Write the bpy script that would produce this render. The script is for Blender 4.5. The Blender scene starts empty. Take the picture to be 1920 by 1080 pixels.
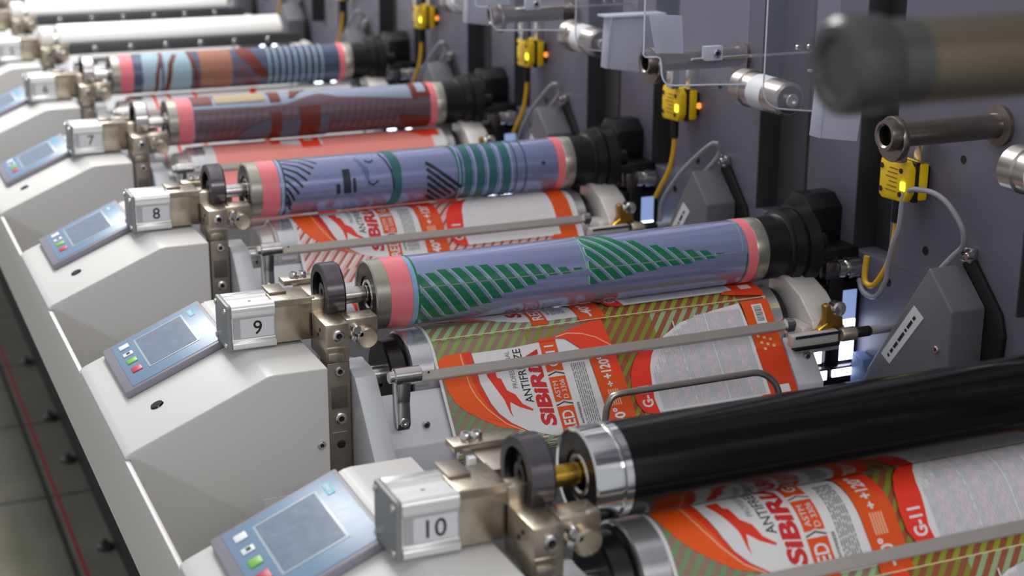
import bpy, bmesh, math, random
from mathutils import Vector, Matrix
random.seed(7)
S = 0.001            # geometry is written in millimetres
FZ = 950.0           # height of the printing cylinder axis above the floor
P = 500.0            # pitch of the printing units
scn = bpy.context.scene
C = scn.collection

# ------------------------------------------------------------------ camera
R0 = Vector((0.91763817, -0.39739755, 0.0039211))
R1 = Vector((-0.11176157, -0.26751389, -0.95705051))
R2 = Vector((0.38137847, 0.87778785, -0.28989473))
cd = bpy.data.cameras.new('camera'); cam = bpy.data.objects.new('camera', cd); C.objects.link(cam)
m = Matrix((( R0.x, -R1.x, -R2.x), (R0.y, -R1.y, -R2.y), (R0.z, -R1.z, -R2.z))).to_4x4()
m.translation = Vector((-345.18, -1497.83, 483.29 + FZ)) * S
cam.matrix_world = m
cd.sensor_width = 36.0; cd.lens = 2993.5 / 1920 * 36.0
cd.clip_start = 0.05; cd.clip_end = 60
cd.dof.use_dof = True; cd.dof.focus_distance = 1.60; cd.dof.aperture_fstop = 6.0
scn.camera = cam

# ------------------------------------------------------------------ world, lamps, exposure
w = bpy.data.worlds.new('hall'); scn.world = w; w.use_nodes = True
bg = w.node_tree.nodes['Background']; bg.inputs[0].default_value = (0.93, 0.95, 1.0, 1); bg.inputs[1].default_value = 0.46
def lamp(name, loc, size, power, col=(1, 0.985, 0.965), rot=(0, 0, 0)):
    l = bpy.data.lights.new(name, 'AREA'); l.shape = 'RECTANGLE'; l.size, l.size_y = size
    l.energy = power; l.color = col
    o = bpy.data.objects.new(name, l); C.objects.link(o)
    o.location = Vector(loc) * S + Vector((0, 0, FZ * S)); o.rotation_euler = [math.radians(a) for a in rot]
    return o
lamp('ceiling_or_fill_lamp', (60, 3400, 1900), (0.6, 4.6), 130)
lamp('ceiling_or_fill_lamp', (150, 100, 2000), (0.7, 2.4), 10)
lamp('ceiling_or_fill_lamp', (100, -2900, 1500), (1.6, 0.6), 21, rot=(55, 0, 0))  # unseen fill lamp added behind the camera to brighten the front faces
scn.view_settings.view_transform = 'Standard'; scn.view_settings.look = 'None'
scn.view_settings.exposure = 0.0; scn.view_settings.gamma = 1.0
scn.view_settings.use_curve_mapping = False

# ------------------------------------------------------------------ materials
def lin(h):
    h = h.lstrip('#'); v = [int(h[i:i+2], 16) / 255 for i in (0, 2, 4)]
    return tuple(x / 12.92 if x <= .04045 else ((x + .055) / 1.055) ** 2.4 for x in v) + (1,)
MATS = {}
def mat(name, col, rough=.5, metal=0., bump=0., scale=60., vary=0., spec=.5, coat=0., stretch=None, emit=0., trans=0., alpha=1.):
    if name in MATS: return MATS[name]
    M = bpy.data.materials.new(name); M.use_nodes = True; nt = M.node_tree; b = nt.nodes['Principled BSDF']
    c = lin(col)
    b.inputs['Base Color'].default_value = c; b.inputs['Roughness'].default_value = rough
    b.inputs['Metallic'].default_value = metal; b.inputs['Specular IOR Level'].default_value = spec
    b.inputs['Coat Weight'].default_value = coat; b.inputs['Coat Roughness'].default_value = .12
    b.inputs['Transmission Weight'].default_value = trans; b.inputs['Alpha'].default_value = alpha
    if emit:
        b.inputs['Emission Color'].default_value = c; b.inputs['Emission Strength'].default_value = emit
    tc = nt.nodes.new('ShaderNodeTexCoord'); mp = nt.nodes.new('ShaderNodeMapping')
    nt.links.new(tc.outputs['Object'], mp.inputs[0])
    if stretch: mp.inputs['Scale'].default_value = stretch
    n = nt.nodes.new('ShaderNodeTexNoise'); n.inputs['Scale'].default_value = scale; n.inputs['Detail'].default_value = 4
    nt.links.new(mp.outputs[0], n.inputs['Vector'])
    if vary:
        mx = nt.nodes.new('ShaderNodeMix'); mx.data_type = 'RGBA'
        mx.inputs[6].default_value = tuple(x * (1 - vary) for x in c[:3]) + (1,)
        mx.inputs[7].default_value = tuple(min(1, x * (1 + vary)) for x in c[:3]) + (1,)
        nt.links.new(n.outputs['Fac'], mx.inputs[0]); nt.links.new(mx.outputs[2], b.inputs['Base Color'])
    r = nt.nodes.new('ShaderNodeMapRange'); dv = .07 if bump else .015; r.inputs[3].default_value = max(0, rough - dv); r.inputs[4].default_value = min(1, rough + dv)
    nt.links.new(n.outputs['Fac'], r.inputs[0]); nt.links.new(r.outputs[0], b.inputs['Roughness'])
    if bump:
        bp_ = nt.nodes.new('ShaderNodeBump'); bp_.inputs['Strength'].default_value = bump; bp_.inputs['Distance'].default_value = .001
        nt.links.new(n.outputs['Fac'], bp_.inputs['Height']); nt.links.new(bp_.outputs[0], b.inputs['Normal'])
    MATS[name] = M
    return M
paint = mat('warm_white_paint', '#d6d4d1', .42, 0, .03, 900)
paint_side = paint
alu = mat('brushed_aluminium', '#ebebeb', .32, .55, .05, 120, 0.03, stretch=(.15, 4, 4))
alu_cap = mat('grey_end_cap', '#8f9090', .5, .3)
paper = mat('label_paper', '#d9dbde', .6)
ink = mat('black_ink', '#16161a', .5)
bronze = mat('nickel_plated_steel', '#b5aa99', .29, .85, .06, 160, .12, stretch=(1, 1, .25))
bronze_d = mat('worn_steel_plate', '#8a8178', .4, .75, .06, 160, .12)
steel = mat('bright_steel', '#dcdad6', .2, 1., .02, 200)
turned = mat('turned_bright_steel', '#eeeef0', .2, .8, .02, 30, 0, stretch=(8, .3, .3))
pale_b = mat('pale_bearer', '#d9d4d4', .35, .3)
polished = mat('polished_wheel_steel', '#c8c6c6', .22, .9)
chrome = mat('polished_chrome', '#eceded', .09, 1.)
ringm = mat('ground_grey_ring', '#a9a69c', .33, .8, .03, 200, .05)
blackm = mat('black_anodised', '#1c1b1d', .35, .3, .02, 200)
blackg = mat('gloss_black_rubber', '#0a0a0b', .17, 0, 0, 40, 0, .5)
graphite = mat('dark_graphite_steel', '#6b666b', .22, .85, .02, 150)
brass = mat('brass', '#c9a040', .28, 1., .03, 150)
brassd = mat('aged_brass', '#9c7434', .4, .8, .05, 300, .2)
pinkt = mat('pink_tape', '#ee7c86', .4, 0, .02, 200, .03, coat=.3)
wallm = mat('blue_grey_machine_paint', '#6b6978', .42, 0, .04, 250, .02)
walld = mat('pocket_shade', '#3a3b3d', .5, 0, .04, 250)  # same paint as the wall, with the pocket shade put into the colour
boxm = mat('grey_cast_box', '#6a6a70', .45, 0, .05, 500)
boxd = mat('black_gasket', '#111113', .5)
yellow = mat('yellow_sensor_plastic', '#f2c70c', .4, 0, .03, 300)
yelc = mat('yellow_cable', '#d9a826', .4)
greyc = mat('grey_cable', '#9b9ba2', .45)
ledm = mat('lit_yellow_green_led', '#e6ee3a', .3, emit=2.2)
ledo = mat('lit_orange_led', '#f08a3a', .3, emit=1.6)
panelf = mat('panel_frame_grey', '#8a8994', .45)
panelb = mat('panel_blue_film', '#7b97b4', .35, 0, .01, 200, .03)
scrm = mat('panel_screen', '#75869b', .25, 0, .04, 90, .10)
scre = mat('screen_rim', '#b9c6d2', .35)
cyan = mat('cyan_logo', '#3fb9d0', .4); whitep = mat('white_print', '#eef2f4', .5)
greenk = mat('green_key', '#7cc24a', .4); redk = mat('red_key', '#c4374a', .4)
cover = mat('light_grey_cover', '#c9ccd0', .4, .15, .02, 400)
brownr = mat('brown_coated_roller', '#7f7566', .3, .7, .02, 60)
capd = mat('dark_roller_end', '#5a5c5b', .3, .6)
copper = mat('coppery_steel', '#857a74', .32, .85, .03, 100, .1)
acryl = mat('clear_acrylic', '#c4c8da', .1, 0, alpha=.13, coat=1.); rim = mat('acrylic_edge_glow', '#d4d6e4', .3)  # rim: pale colour carries the glow along the pane edges
frost = mat('frosted_acrylic_edge', '#c9cbdc', .5, 0, alpha=.75)
lit = mat('reflected_lamp_glow', '#dfe9ff', .4, emit=5.0)  # emission stands in for reflected lamp glow
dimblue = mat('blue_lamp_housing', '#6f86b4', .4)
under = mat('dark_underframe', '#2c2c30', .6)
teflon = mat('white_roller_sleeve', '#f2f1ee', .35)

# ------------------------------------------------------------------ mesh collector (vertices in mm, in unit coordinates)
class MB:
    def __init__(s): s.v = []; s.f = []; s.m = []; s.mats = []
    def mi(s, m):
        if m not in s.mats: s.mats.append(m)
        return s.mats.index(m)
    def add(s, vs, fs, m):
        o = len(s.v); s.v += [tuple(v) for v in vs]; k = s.mi(m)
        for f in fs: s.f.append([i + o for i in f]); s.m.append(k)
        return s
    def bm(s, b, m):
        b.verts.ensure_lookup_table(); b.verts.index_update()
        s.add([v.co[:] for v in b.verts], [[v.index for v in f.verts] for f in b.faces], m); b.free(); return s
    def prism(s, pts, ax, a0, a1, m, bev=0., seg=2):
        """pts: 2D outline in the two other axes (order x,y,z without ax)"""
        b = bmesh.new()
        def mk(p, a):
            return {'x': (a, p[0], p[1]), 'y': (p[0], a, p[1]), 'z': (p[0], p[1], a)}[ax]
        v0 = [b.verts.new(mk(p, a0)) for p in pts]; v1 = [b.verts.new(mk(p, a1)) for p in pts]
        n = len(pts)
        for i in range(n): b.faces.new((v0[i], v0[(i+1) % n], v1[(i+1) % n], v1[i]))
        b.faces.new(v0[::-1]); b.faces.new(v1)
        bmesh.ops.recalc_face_normals(b, faces=b.faces)
        if bev: bmesh.ops.bevel(b, geom=list(b.edges), offset=bev, segments=seg, profile=.5, affect='EDGES', clamp_overlap=True)
        return s.bm(b, m)
    def box(s, x0, x1, y0, y1, z0, z1, m, bev=0., seg=2):
        return s.prism([(x0, y0), (x1, y0), (x1, y1), (x0, y1)], 'z', z0, z1, m, bev, seg)
    def lathe(s, prof, c, ax, m, n=48, cap=True):
        """prof: (along axis, radius) pairs; c: the centre in the other two axes"""
        vs = []; fs = []
        for a, r in prof:
            for i in range(n):
                t = 2 * math.pi * i / n; u, w_ = c[0] + r * math.cos(t), c[1] + r * math.sin(t)
                vs.append({'x': (a, u, w_), 'y': (u, a, w_), 'z': (u, w_, a)}[ax])
        for k in range(len(prof) - 1):
            for i in range(n):
                j = (i + 1) % n; fs.append([k*n+i, k*n+j, (k+1)*n+j, (k+1)*n+i])
        if cap: fs.append(list(range(n))[::-1]); fs.append([(len(prof)-1)*n+i for i in range(n)])
        if ax == 'y': fs = [f[::-1] for f in fs]
        return s.add(vs, fs, m)
    def cyl(s, a0, a1, r, c, ax, m, n=40, ch=0.):
        pr = [(a0, r - ch), (a0 + ch, r), (a1 - ch, r), (a1, r - ch)] if ch else [(a0, r), (a1, r)]
        return s.lathe(pr, c, ax, m, n)
    def tube(s, pts, r, m, n=12, smooth=3):
        pts = [Vector(p) for p in pts]
        if smooth:                                   # Catmull-Rom
            q = [pts[0]] + pts + [pts[-1]]; out = []
            for i in range(1, len(q) - 2):
                for k in range(smooth):
                    t = k / smooth; a, b, c_, d = q[i-1], q[i], q[i+1], q[i+2]
                    out.append(.5 * ((2*b) + (c_-a)*t + (2*a-5*b+4*c_-d)*t*t + (3*b-a-3*c_+d)*t**3))
            out.append(pts[-1]); pts = out
        vs = []; fs = []; up = Vector((0, 0, 1))
        for i, p in enumerate(pts):
            d = (pts[min(i+1, len(pts)-1)] - pts[max(i-1, 0)]).normalized()
            if i == 0: u = d.orthogonal().normalized()
            u = (u - d * u.dot(d)).normalized(); v = d.cross(u)
            for k in range(n):
                t = 2*math.pi*k/n; vs.append(tuple(p + r*(math.cos(t)*u + math.sin(t)*v)))
        for i in range(len(pts)-1):
            for k in range(n):
                j = (k+1) % n; fs.append([i*n+k, i*n+j, (i+1)*n+j, (i+1)*n+k])
        fs.append(list(range(n))[::-1]); fs.append([(len(pts)-1)*n+k for k in range(n)])
        return s.add(vs, fs, m)
    def screw(s, c, r, ax='y', sgn=-1, m=None, h=3.0):
        """socket-head screw whose head faces sgn*ax"""
        m = m or steel; k = 'xyz'.index(ax); a = c[k]; o = [c[i] for i in range(3) if i != k]
        s.lathe([(a, r), (a + sgn*h*.75, r), (a + sgn*h, r*.8), (a + sgn*h, r*.5), (a + sgn*h*.45, r*.45)], o, ax, m, 16, False)
        s.lathe([(a + sgn*h*.45, r*.45), (a + sgn*h*.45, .01)], o, ax, blackm, 16, False)
        return s
    def build(s, name, parent, base=(0, 0, 0), angle=35):
        me = bpy.data.meshes.new(name)
        me.from_pydata([((x-base[0])*S, (y-base[1])*S, (z-base[2])*S) for x, y, z in s.v], [], s.f)
        for m_ in s.mats: me.materials.append(m_)
        me.polygons.foreach_set('material_index', s.m)
        me.polygons.foreach_set('use_smooth', [True]*len(me.polygons)); me.update()
        me.set_sharp_from_angle(angle=math.radians(angle))
        o = bpy.data.objects.new(name, me); C.objects.link(o)
        if parent: o.parent = parent
        return o
class Thing:
    """an Empty at the thing's base; parts are meshes below it"""
    def __init__(s, name, label, cat, base, off=0, group=None):
        o = bpy.data.objects.new(name, None); C.objects.link(o); o.empty_display_size = .01
        s.base = base; o.location = Vector((base[0], base[1] + off, base[2] + FZ)) * S
        o['label'] = label; o['category'] = cat
        if group: o['group'] = group
        s.o = o
    def part(s, name, mb, parent=None, label=None):
        p = mb.build(name, parent or s.o, s.base)
        if label: p['label'] = label
        return p
def single(name, mb, label, cat, off=0, base=(0, 0, 0), group=None, kind=None):
    o = mb.build(name, None, base); o.location = Vector((base[0], base[1] + off, base[2] + FZ)) * S
    if kind: o['kind'] = kind
    else:
        o['label'] = label; o['category'] = cat
    if group: o['group'] = group
    return o

# ------------------------------------------------------------------ flat artwork bent onto a surface
_tc = {}
def text2d(body, bold=0., shear=0.):
    k = (body, bold, shear)
    if k in _tc: return _tc[k]
    cu = bpy.data.curves.new('t', 'FONT'); cu.body = body; cu.offset = bold; cu.shear = shear; cu.resolution_u = 3
    ob = bpy.data.objects.new('t', cu); C.objects.link(ob)
    me = bpy.data.meshes.new_from_object(ob.evaluated_get(bpy.context.evaluated_depsgraph_get()))
    vs = [v.co.copy() for v in me.vertices]; fs = [list(p.vertices) for p in me.polygons]
    bpy.data.objects.remove(ob); bpy.data.curves.remove(cu); bpy.data.meshes.remove(me)
    x0 = min(v.x for v in vs); x1 = max(v.x for v in vs); y0 = min(v.y for v in vs); y1 = max(v.y for v in vs)
    r = ([((v.x-x0)/(x1-x0), (v.y-y0)/(y1-y0)) for v in vs], fs, (x1-x0)/(y1-y0)); _tc[k] = r
    return r
class Art:
    """layers of flat coloured shapes in (x, s); later shapes lie above earlier ones"""
    def __init__(s): s.items = []; s.n = 0
    def poly(s, pts, m): s.items.append((pts, [list(range(len(pts)))], m, s.n)); s.n += 1
    def line(s, pts, w_, m):
        vs = []; fs = []
        for i, p in enumerate(pts):
            a = pts[max(i-1, 0)]; b = pts[min(i+1, len(pts)-1)]; d = math.hypot(b[0]-a[0], b[1]-a[1]) or 1
            nx, ny = -(b[1]-a[1])/d*w_/2, (b[0]-a[0])/d*w_/2
            vs += [(p[0]+nx, p[1]+ny), (p[0]-nx, p[1]-ny)]
        for i in range(len(pts)-1): fs.append([2*i, 2*i+1, 2*i+3, 2*i+2])
        s.items.append((vs, fs, m, s.n)); s.n += 1
    def rects(s, rs, m):
        vs = []; fs = []
        for x0, x1, a0, a1 in rs:
            k = len(vs); vs += [(x0, a0), (x1, a0), (x1, a1), (x0, a1)]; fs.append([k, k+1, k+2, k+3])
        s.items.append((vs, fs, m, s.n)); s.n += 1
    def multi(s, polys, m):
        vs = []; fs = []
        for p in polys:
            k = len(vs); vs += p; fs.append(list(range(k, k+len(p))))
        s.items.append((vs, fs, m, s.n)); s.n += 1
    def text_up(s, body, x0, x1, a0, a1, m, bold=0., shear=0.):
        """reads from a1 (near end) towards a0; letter tops point to -x; x1 is the baseline"""
        vs, fs, _ = text2d(body, bold, shear)
        s.items.append(([(x1 - v*(x1-x0), a1 - u*(a1-a0)) for u, v in vs], fs, m, s.n)); s.n += 1
    def bend(s, mb, fn, offs, smin, smax, step=4., lift=.07, base=.05):
        """fn(s) -> ((y, z), (ny, nz)); offs: where artwork zero falls along s"""
        for vs, fs, m, lay in s.items:
            for o in offs:
                lo = min(v[1] for v in vs) + o; hi = max(v[1] for v in vs) + o
                if hi <= smin or lo >= smax: continue
                b = bmesh.new(); bv = [b.verts.new((x, a + o, 0)) for x, a in vs]
                for f in fs:
                    try: b.faces.new([bv[i] for i in f])
                    except ValueError: pass
                big = [f for f in b.faces if len(f.verts) > 4]
                b.normal_update()
                if big: bmesh.ops.triangulate(b, faces=big)
                def cut(a, **k):
                    g = list(b.verts) + list(b.edges) + list(b.faces)
                    bmesh.ops.bisect_plane(b, geom=g, plane_co=(0, a, 0), plane_no=(0, 1, 0), **k)
                if lo < smin: cut(smin, clear_inner=True)
                if hi > smax: cut(smax, clear_outer=True)
                k = math.ceil(max(lo, smin) / step)
                while k * step < min(hi, smax): cut(k * step); k += 1
                out = []
                for v in b.verts:
                    (y, z), (ny, nz) = fn(v.co.y); h = base + lift * lay
                    v.co = Vector((v.co.x, y + ny*h, z + nz*h))
                b.faces.ensure_lookup_table()
                # face outwards
                for f in b.faces: f.normal_update()
                for f in b.faces:
                    c = f.calc_center_median(); sgn = f.normal.dot(Vector((0, -.5, .6)))
                    if s.flip_fn(f.normal, c): f.normal_flip()
                mb.bm(b, m)
    def flip_fn(s, n, c): return n.dot(Vector((0, -.5, .6))) < 0

# web path: over the impression cylinder, down the sloping plate, round a lower guide
IC = (-15., -86.); IR = 47.5; PE = math.radians(50); SE = IR * PE; S2 = 139.; R3 = 14.
def web_path(s):
    if s <= SE:
        ph = s / IR; n = (-math.sin(ph), math.cos(ph)); return (IC[0] + IR*n[0], IC[1] + IR*n[1]), n
    n = (-math.sin(PE), math.cos(PE)); d = (-math.cos(PE), -math.sin(PE)); q = (IC[0] + IR*n[0], IC[1] + IR*n[1])
    if s <= S2: return (q[0] + d[0]*(s-SE), q[1] + d[1]*(s-SE)), n
    e = (q[0] + d[0]*(S2-SE), q[1] + d[1]*(S2-SE)); c = (e[0] - n[0]*R3, e[1] - n[1]*R3)
    a = PE + (s - S2) / R3; n2 = (-math.sin(a), math.cos(a)); return (c[0] + R3*n2[0], c[1] + R3*n2[1]), n2
SMAX = S2 + R3 * 1.9
X0, X1 = 195., 598.
pal = {}
def pc(name, col, rough=.38, **k):
    if name not in pal: pal[name] = mat('print_' + name, col, rough, 0, 0, 60, coat=.12, **k)
    return pal[name]
LAB = 129.
def label_art(kind):
    A = Art(); white = pc('white', '#eeecec'); 
    orange = pc('orange', '#ff6322'); redo = pc('red_orange', '#fb4a2a'); deep = pc('deep_orange', '#ee5a20'); red = pc('red', '#d83236')
    full = kind == 'full'
    if kind in ('full', 'pinkish'):
        if full:
            A.poly([(198, 0), (392, 0), (392, LAB), (198, LAB)], pc('mauve', '#a08272')); A.poly([(392, 0), (595, 0), (595, LAB), (392, LAB)], pc('brown', '#a05a40'))
        else:
            A.poly([(199, 0), (562, 0), (562, LAB), (199, LAB)], pc('pale_pink', '#f6c4bc'))
        # slanted stripes
        def stripes(x0, x1, a0, a1, wd, pitch=13.3, sl=-.86, ph=0.):
            out = []
            k = math.floor((x0 - ph) / pitch) - 12
            while True:
                xs = ph + k * pitch
                if xs + sl * a1 > x1 + 2: break
                q = []
                p = [(xs + sl*a0, a0), (xs + wd + sl*a0, a0), (xs + wd + sl*a1, a1), (xs + sl*a1, a1)]
                # clip to x0..x1
                def clip(p, xc, keep):
                    r = []
                    for i in range(len(p)):
                        a, b = p[i], p[(i+1) % len(p)]; ia = (a[0]-xc)*keep >= 0; ib = (b[0]-xc)*keep >= 0
                        if ia: r.append(a)
                        if ia != ib:
                            t = (xc-a[0])/(b[0]-a[0]); r.append((xc, a[1] + t*(b[1]-a[1])))
                    return r
                p = clip(p, x0, 1)
                if len(p) > 2: p = clip(p, x1, -1)
                if len(p) > 2: out.append(p)
                k += 1
            return out
        if full:
            A.multi(stripes(198, 300, 0, 24, 6.3), pc('sage', '#93a85c')); A.multi(stripes(300, 345, 0, 24, 6.3), pc('olive', '#8f9038'))
            A.multi(stripes(198, 300, 24, 108, 6.3), pc('grey_green', '#7f9c72'))
            A.multi(stripes(198, 392, 108, LAB, 6.3), pc('pale_green', '#a6c890'))
            A.multi(stripes(392, 450, 0, 112, 6.3), pc('olive', '#8f9038')); A.multi(stripes(450, 562, 0, 40, 6.3), pc('soft_green', '#a3b88c'))
            A.multi(stripes(392, 562, 110, LAB, 6.3), pc('lime', '#a3a83c'))
        else:
            A.multi(stripes(199, 392, 0, LAB, 3.6), pc('dark_pink', '#b0605c')); A.multi(stripes(199, 392, 0, LAB, 3., ph=5), white)
            A.multi(stripes(392, 560, 0, LAB, 4), pc('dark_pink', '#b0605c'))
    elif kind == 'rose':
        A.poly([(210, 0), (575, 0), (575, LAB), (210, LAB)], pc('rose', '#ff9d92'))
        A.poly([(290, 96), (388, 96), (388, 118), (330, 112)], white); A.rects([(304, 320, 88, 108), (352, 384, 70, 122)], redo)
        A.rects([(360, 374, 92, 104)], white); A.poly([(530, 96), (590, 96), (590, 118), (560, 118)], redo); A.poly([(400, 60), (560, 40), (560, 96), (388, 122)], pc('rose', '#ff9d92'))
        return A
    else:
        for x, b in ((206, 222), (234, 250), (288, 296)): A.line([(x, 0), ((x+b)/2, 60), (b, LAB)], 6, redo)
        A.line([(420, 20), (400, 90)], 12, redo)
        return A
    # orange crescent on the left
    outer = [(199, 41), (201, 55), (206, 69), (215, 80), (231, 92), (247, 102), (277, 110)]
    inner = [(236, 17), (236, 41), (237, 53), (240, 65), (243, 76), (249, 88), (259, 99), (275, 110)]
    A.poly([(198, 23), (205, 18), (226, 17), (236, 17)] + inner[1:] + outer[::-1], orange)
    A.poly([(226, 17), (236, 17)] + inner[1:] + [(268, 107), (256, 100), (244, 86), (235, 67), (231, 54), (229, 40)], red if not full else pc('hot_red', '#f0432c'))
    A.line([(224, 18), (225, 42), (226, 55), (230, 67), (238, 81), (254, 99), (272, 110)], 1.1, pc('pale_orange', '#ffc49a'))
    A.poly([(236.5, 19), (280, 19), (312, 17), (332, 15), (343, 17), (356, 29), (364, 41), (368, 121), (330, 121), (300, 118), (276, 110.5), (259.5, 99), (249.5, 88), (243.5, 76), (240.5, 65), (237.5, 53)], white)
    A.poly([(246, 41), (257, 40), (257, 49), (261, 51), (264, 64), (272, 70), (277, 81), (287, 88), (286, 90), (273, 84), (264, 77), (262.5, 86), (263.5, 94), (261, 88), (258.5, 74), (253, 61), (247, 47)], pc('hot_red', '#f0432c'))
    dark = pc('black', '#2a2626')
    A.text_up('ANTIFREEZE', 281, 290, 21, 81, dark, .01)
    A.text_up('PROFESSIONAL', 271.5, 277, 22, 63, pc('grey', '#77777c'))
    A.text_up('SiBiRiA', 292, 309, 24, 109, red, .045, .12)
    A.rects([(313, 332, 14, 51), (313, 332, 57, 84.5), (313, 332, 90, 126)], deep)
    for a in (52, 85.6):
        A.line([(313, a+3), (322.5, a), (332, a+3)], 1.2, dark); A.line([(313, a+1), (322.5, a-2), (332, a+1)], .8, white)
    A.text_up('G-11', 317, 328, 22, 46, white, .02); A.text_up('ASTM', 315.5, 321, 62, 81, white); A.text_up('D 3306', 323.5, 329, 61, 82, white)
    A.text_up('RED', 316, 329, 95, 119, white, .02)
    tiny = []
    for i in range(7):
        x = 341.5 + i*2.4; a = 45.
        while a < 112:
            l = random.uniform(2.5, 9); tiny.append((x, x + 1.0, a, min(a+l, 113))); a += l + 1.2
    A.rects(tiny, pc('fine_print', '#8d8f96')); A.text_up('ANTIFREEZE', 336, 338.6, 88, 112, dark, .01)
    # broad orange column with the temperatures
    blob = [(312, 16), (331, 13.5), (339, 11), (361, 5), (379, 0.4), (391, 0.4), (392, 14), (394, 28), (397, 69), (398, 80), (398, 128.5), (367, 128.5), (366, 88), (364, 41), (356, 29), (343, 17), (332, 15)]
    A.poly([(x, a) for x, a in blob[:9]] + [(364, 42), (356, 29), (343, 17), (332, 15), (332, 17), (313, 17)], redo)
    A.poly([(364, 42), (397, 69), (398, 80), (398, 128.5), (367, 128.5), (366, 88)], deep)
    A.line([(333, 14), (347, 11.5), (363, 14), (378, 20), (395, 33)], 1.1, pc('pale_orange', '#ffc49a'))
    A.text_up('+120°', 372, 385, 42, 68, white, .03)
    A.rects([(378 + .01, 380, 71, 77), (376, 382, 73.2, 74.8)], white)
    A.rects([(374 + i*2.6, 375.4 + i*2.6, 80, 98) for i in range(5)], pc('pale_orange', '#ffc49a'))
    A.text_up('-40°', 373, 386, 101, 124, white, .03)
    # red leaf with G-11 and the pale back panel
    right = [(458, 29), (446, 37), (436, 49), (430, 62), (427, 78), (424, 98), (426, 114)]
    A.poly([(455, 30)] + right + [(418, 114), (408, 110), (403, 100), (402, 82), (406, 66), (414, 52), (426, 41)], pc('leaf_red', '#fb402c'))
    A.text_up('G-11', 409, 422, 82, 106, white, .03)
    A.poly(right + [(563, 114), (563, 80), (562, 29), (560, 4), (522, 9), (481, 17)], white)
    gp = pc('pale_grey' if full else 'near_white', '#d3d4d9' if full else '#efecec'); pk = pc('pale_rose' if full else 'near_rose', '#e2d4da' if full else '#f3eaea')
    strip = []; strip2 = []
    for i in range(13):
        x = 431 + i * 9.8; 
        if x > 556: break
        top = 29 - (x - 458)*.55 if x > 458 else 29 + (458-x)*1.1
        top = max(top, 8) + 3
        (strip2 if i % 2 else strip).append((x, x + 9.6, top + (8 if x < 455 else 0), 111))
    A.rects(strip, gp); A.rects(strip2, pk)
    A.rects([(472, 473.5, 14, 112), (512, 513.5, 10, 112), (541, 542.2, 8, 112)], white)
    fine = []
    for i in range(42):
        x = 433 + i*3.0
        top = (29 - (x - 458)*.5 if x > 458 else 29 + (458-x)*1.3) + 4; a = max(top, 10)
        while a < 109:
            l = random.uniform(3, 12); fine.append((x, x + .9, a, min(a+l, 110))); a += l + 5
    A.rects(fine, pc('pale_print' if full else 'paler_print', '#c8c9d1' if full else '#e4e0e2'))
    rx = 597 if full else 588
    A.poly([(562.5, 3), (rx, 2), (rx, 127), (562.5, 122), (545, 118), (552, 112.5), (563, 112.5)], deep)
    if full:
        A.poly([(562, 60), (rx, 60), (rx, 127), (562.5, 122)], pc('right_red', '#e8481f'))
        A.rects([(574, 587, 8, 31), (574, 588, 104, 113)], white); A.rects([(576, 585, 10 + i*1.9, 10.9 + i*1.9 + (i % 3)*.25) for i in range(10)], pc('grey', '#77777c'))
        A.rects([(568 + (i*7) % 19, 571.5 + (i*7) % 19, 44 + i*2.6, 47 + i*2.6) for i in range(7)], pc('pale_orange', '#ffc49a'))
    A.line([(198, 0), (597 if full else 560, 0)], 1.0, pc('seam_cream', '#e6d9a8' if full else '#f0e2dc'))
    return A

ARTS = {}
def make_web(n, kind, s0, off):
    mb = MB(); step = 3.0; vs = []; k = 0; s = -38.
    ss = []
    while s < SMAX: ss.append(s); s += step
    ss.append(SMAX)
    for s in ss:
        (y, z), (ny, nz) = web_path(s); vs += [(X0, y, z), (X1, y, z)]
    n2 = len(vs)
    for s in ss:
        (y, z), (ny, nz) = web_path(s); vs += [(X0, y - ny*.4, z - nz*.4), (X1, y - ny*.4, z - nz*.4)]
    fs = []
    for i in range(len(ss)-1):
        fs += [[2*i, 2*i+2, 2*i+3, 2*i+1], [n2+2*i, n2+2*i+1, n2+2*i+3, n2+2*i+2], [2*i, n2+2*i, n2+2*i+2, 2*i+2], [2*i+1, 2*i+3, n2+2*i+3, n2+2*i+1]]
    mb.add(vs, fs, pc('white', '#eeecec'))
    if kind:
        if kind not in ARTS: ARTS[kind] = label_art(kind)
        ARTS[kind].bend(mb, web_path, [s0 + LAB*j for j in (-2, -1, 0, 1)], -36, SMAX - 1)
    return mb

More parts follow.
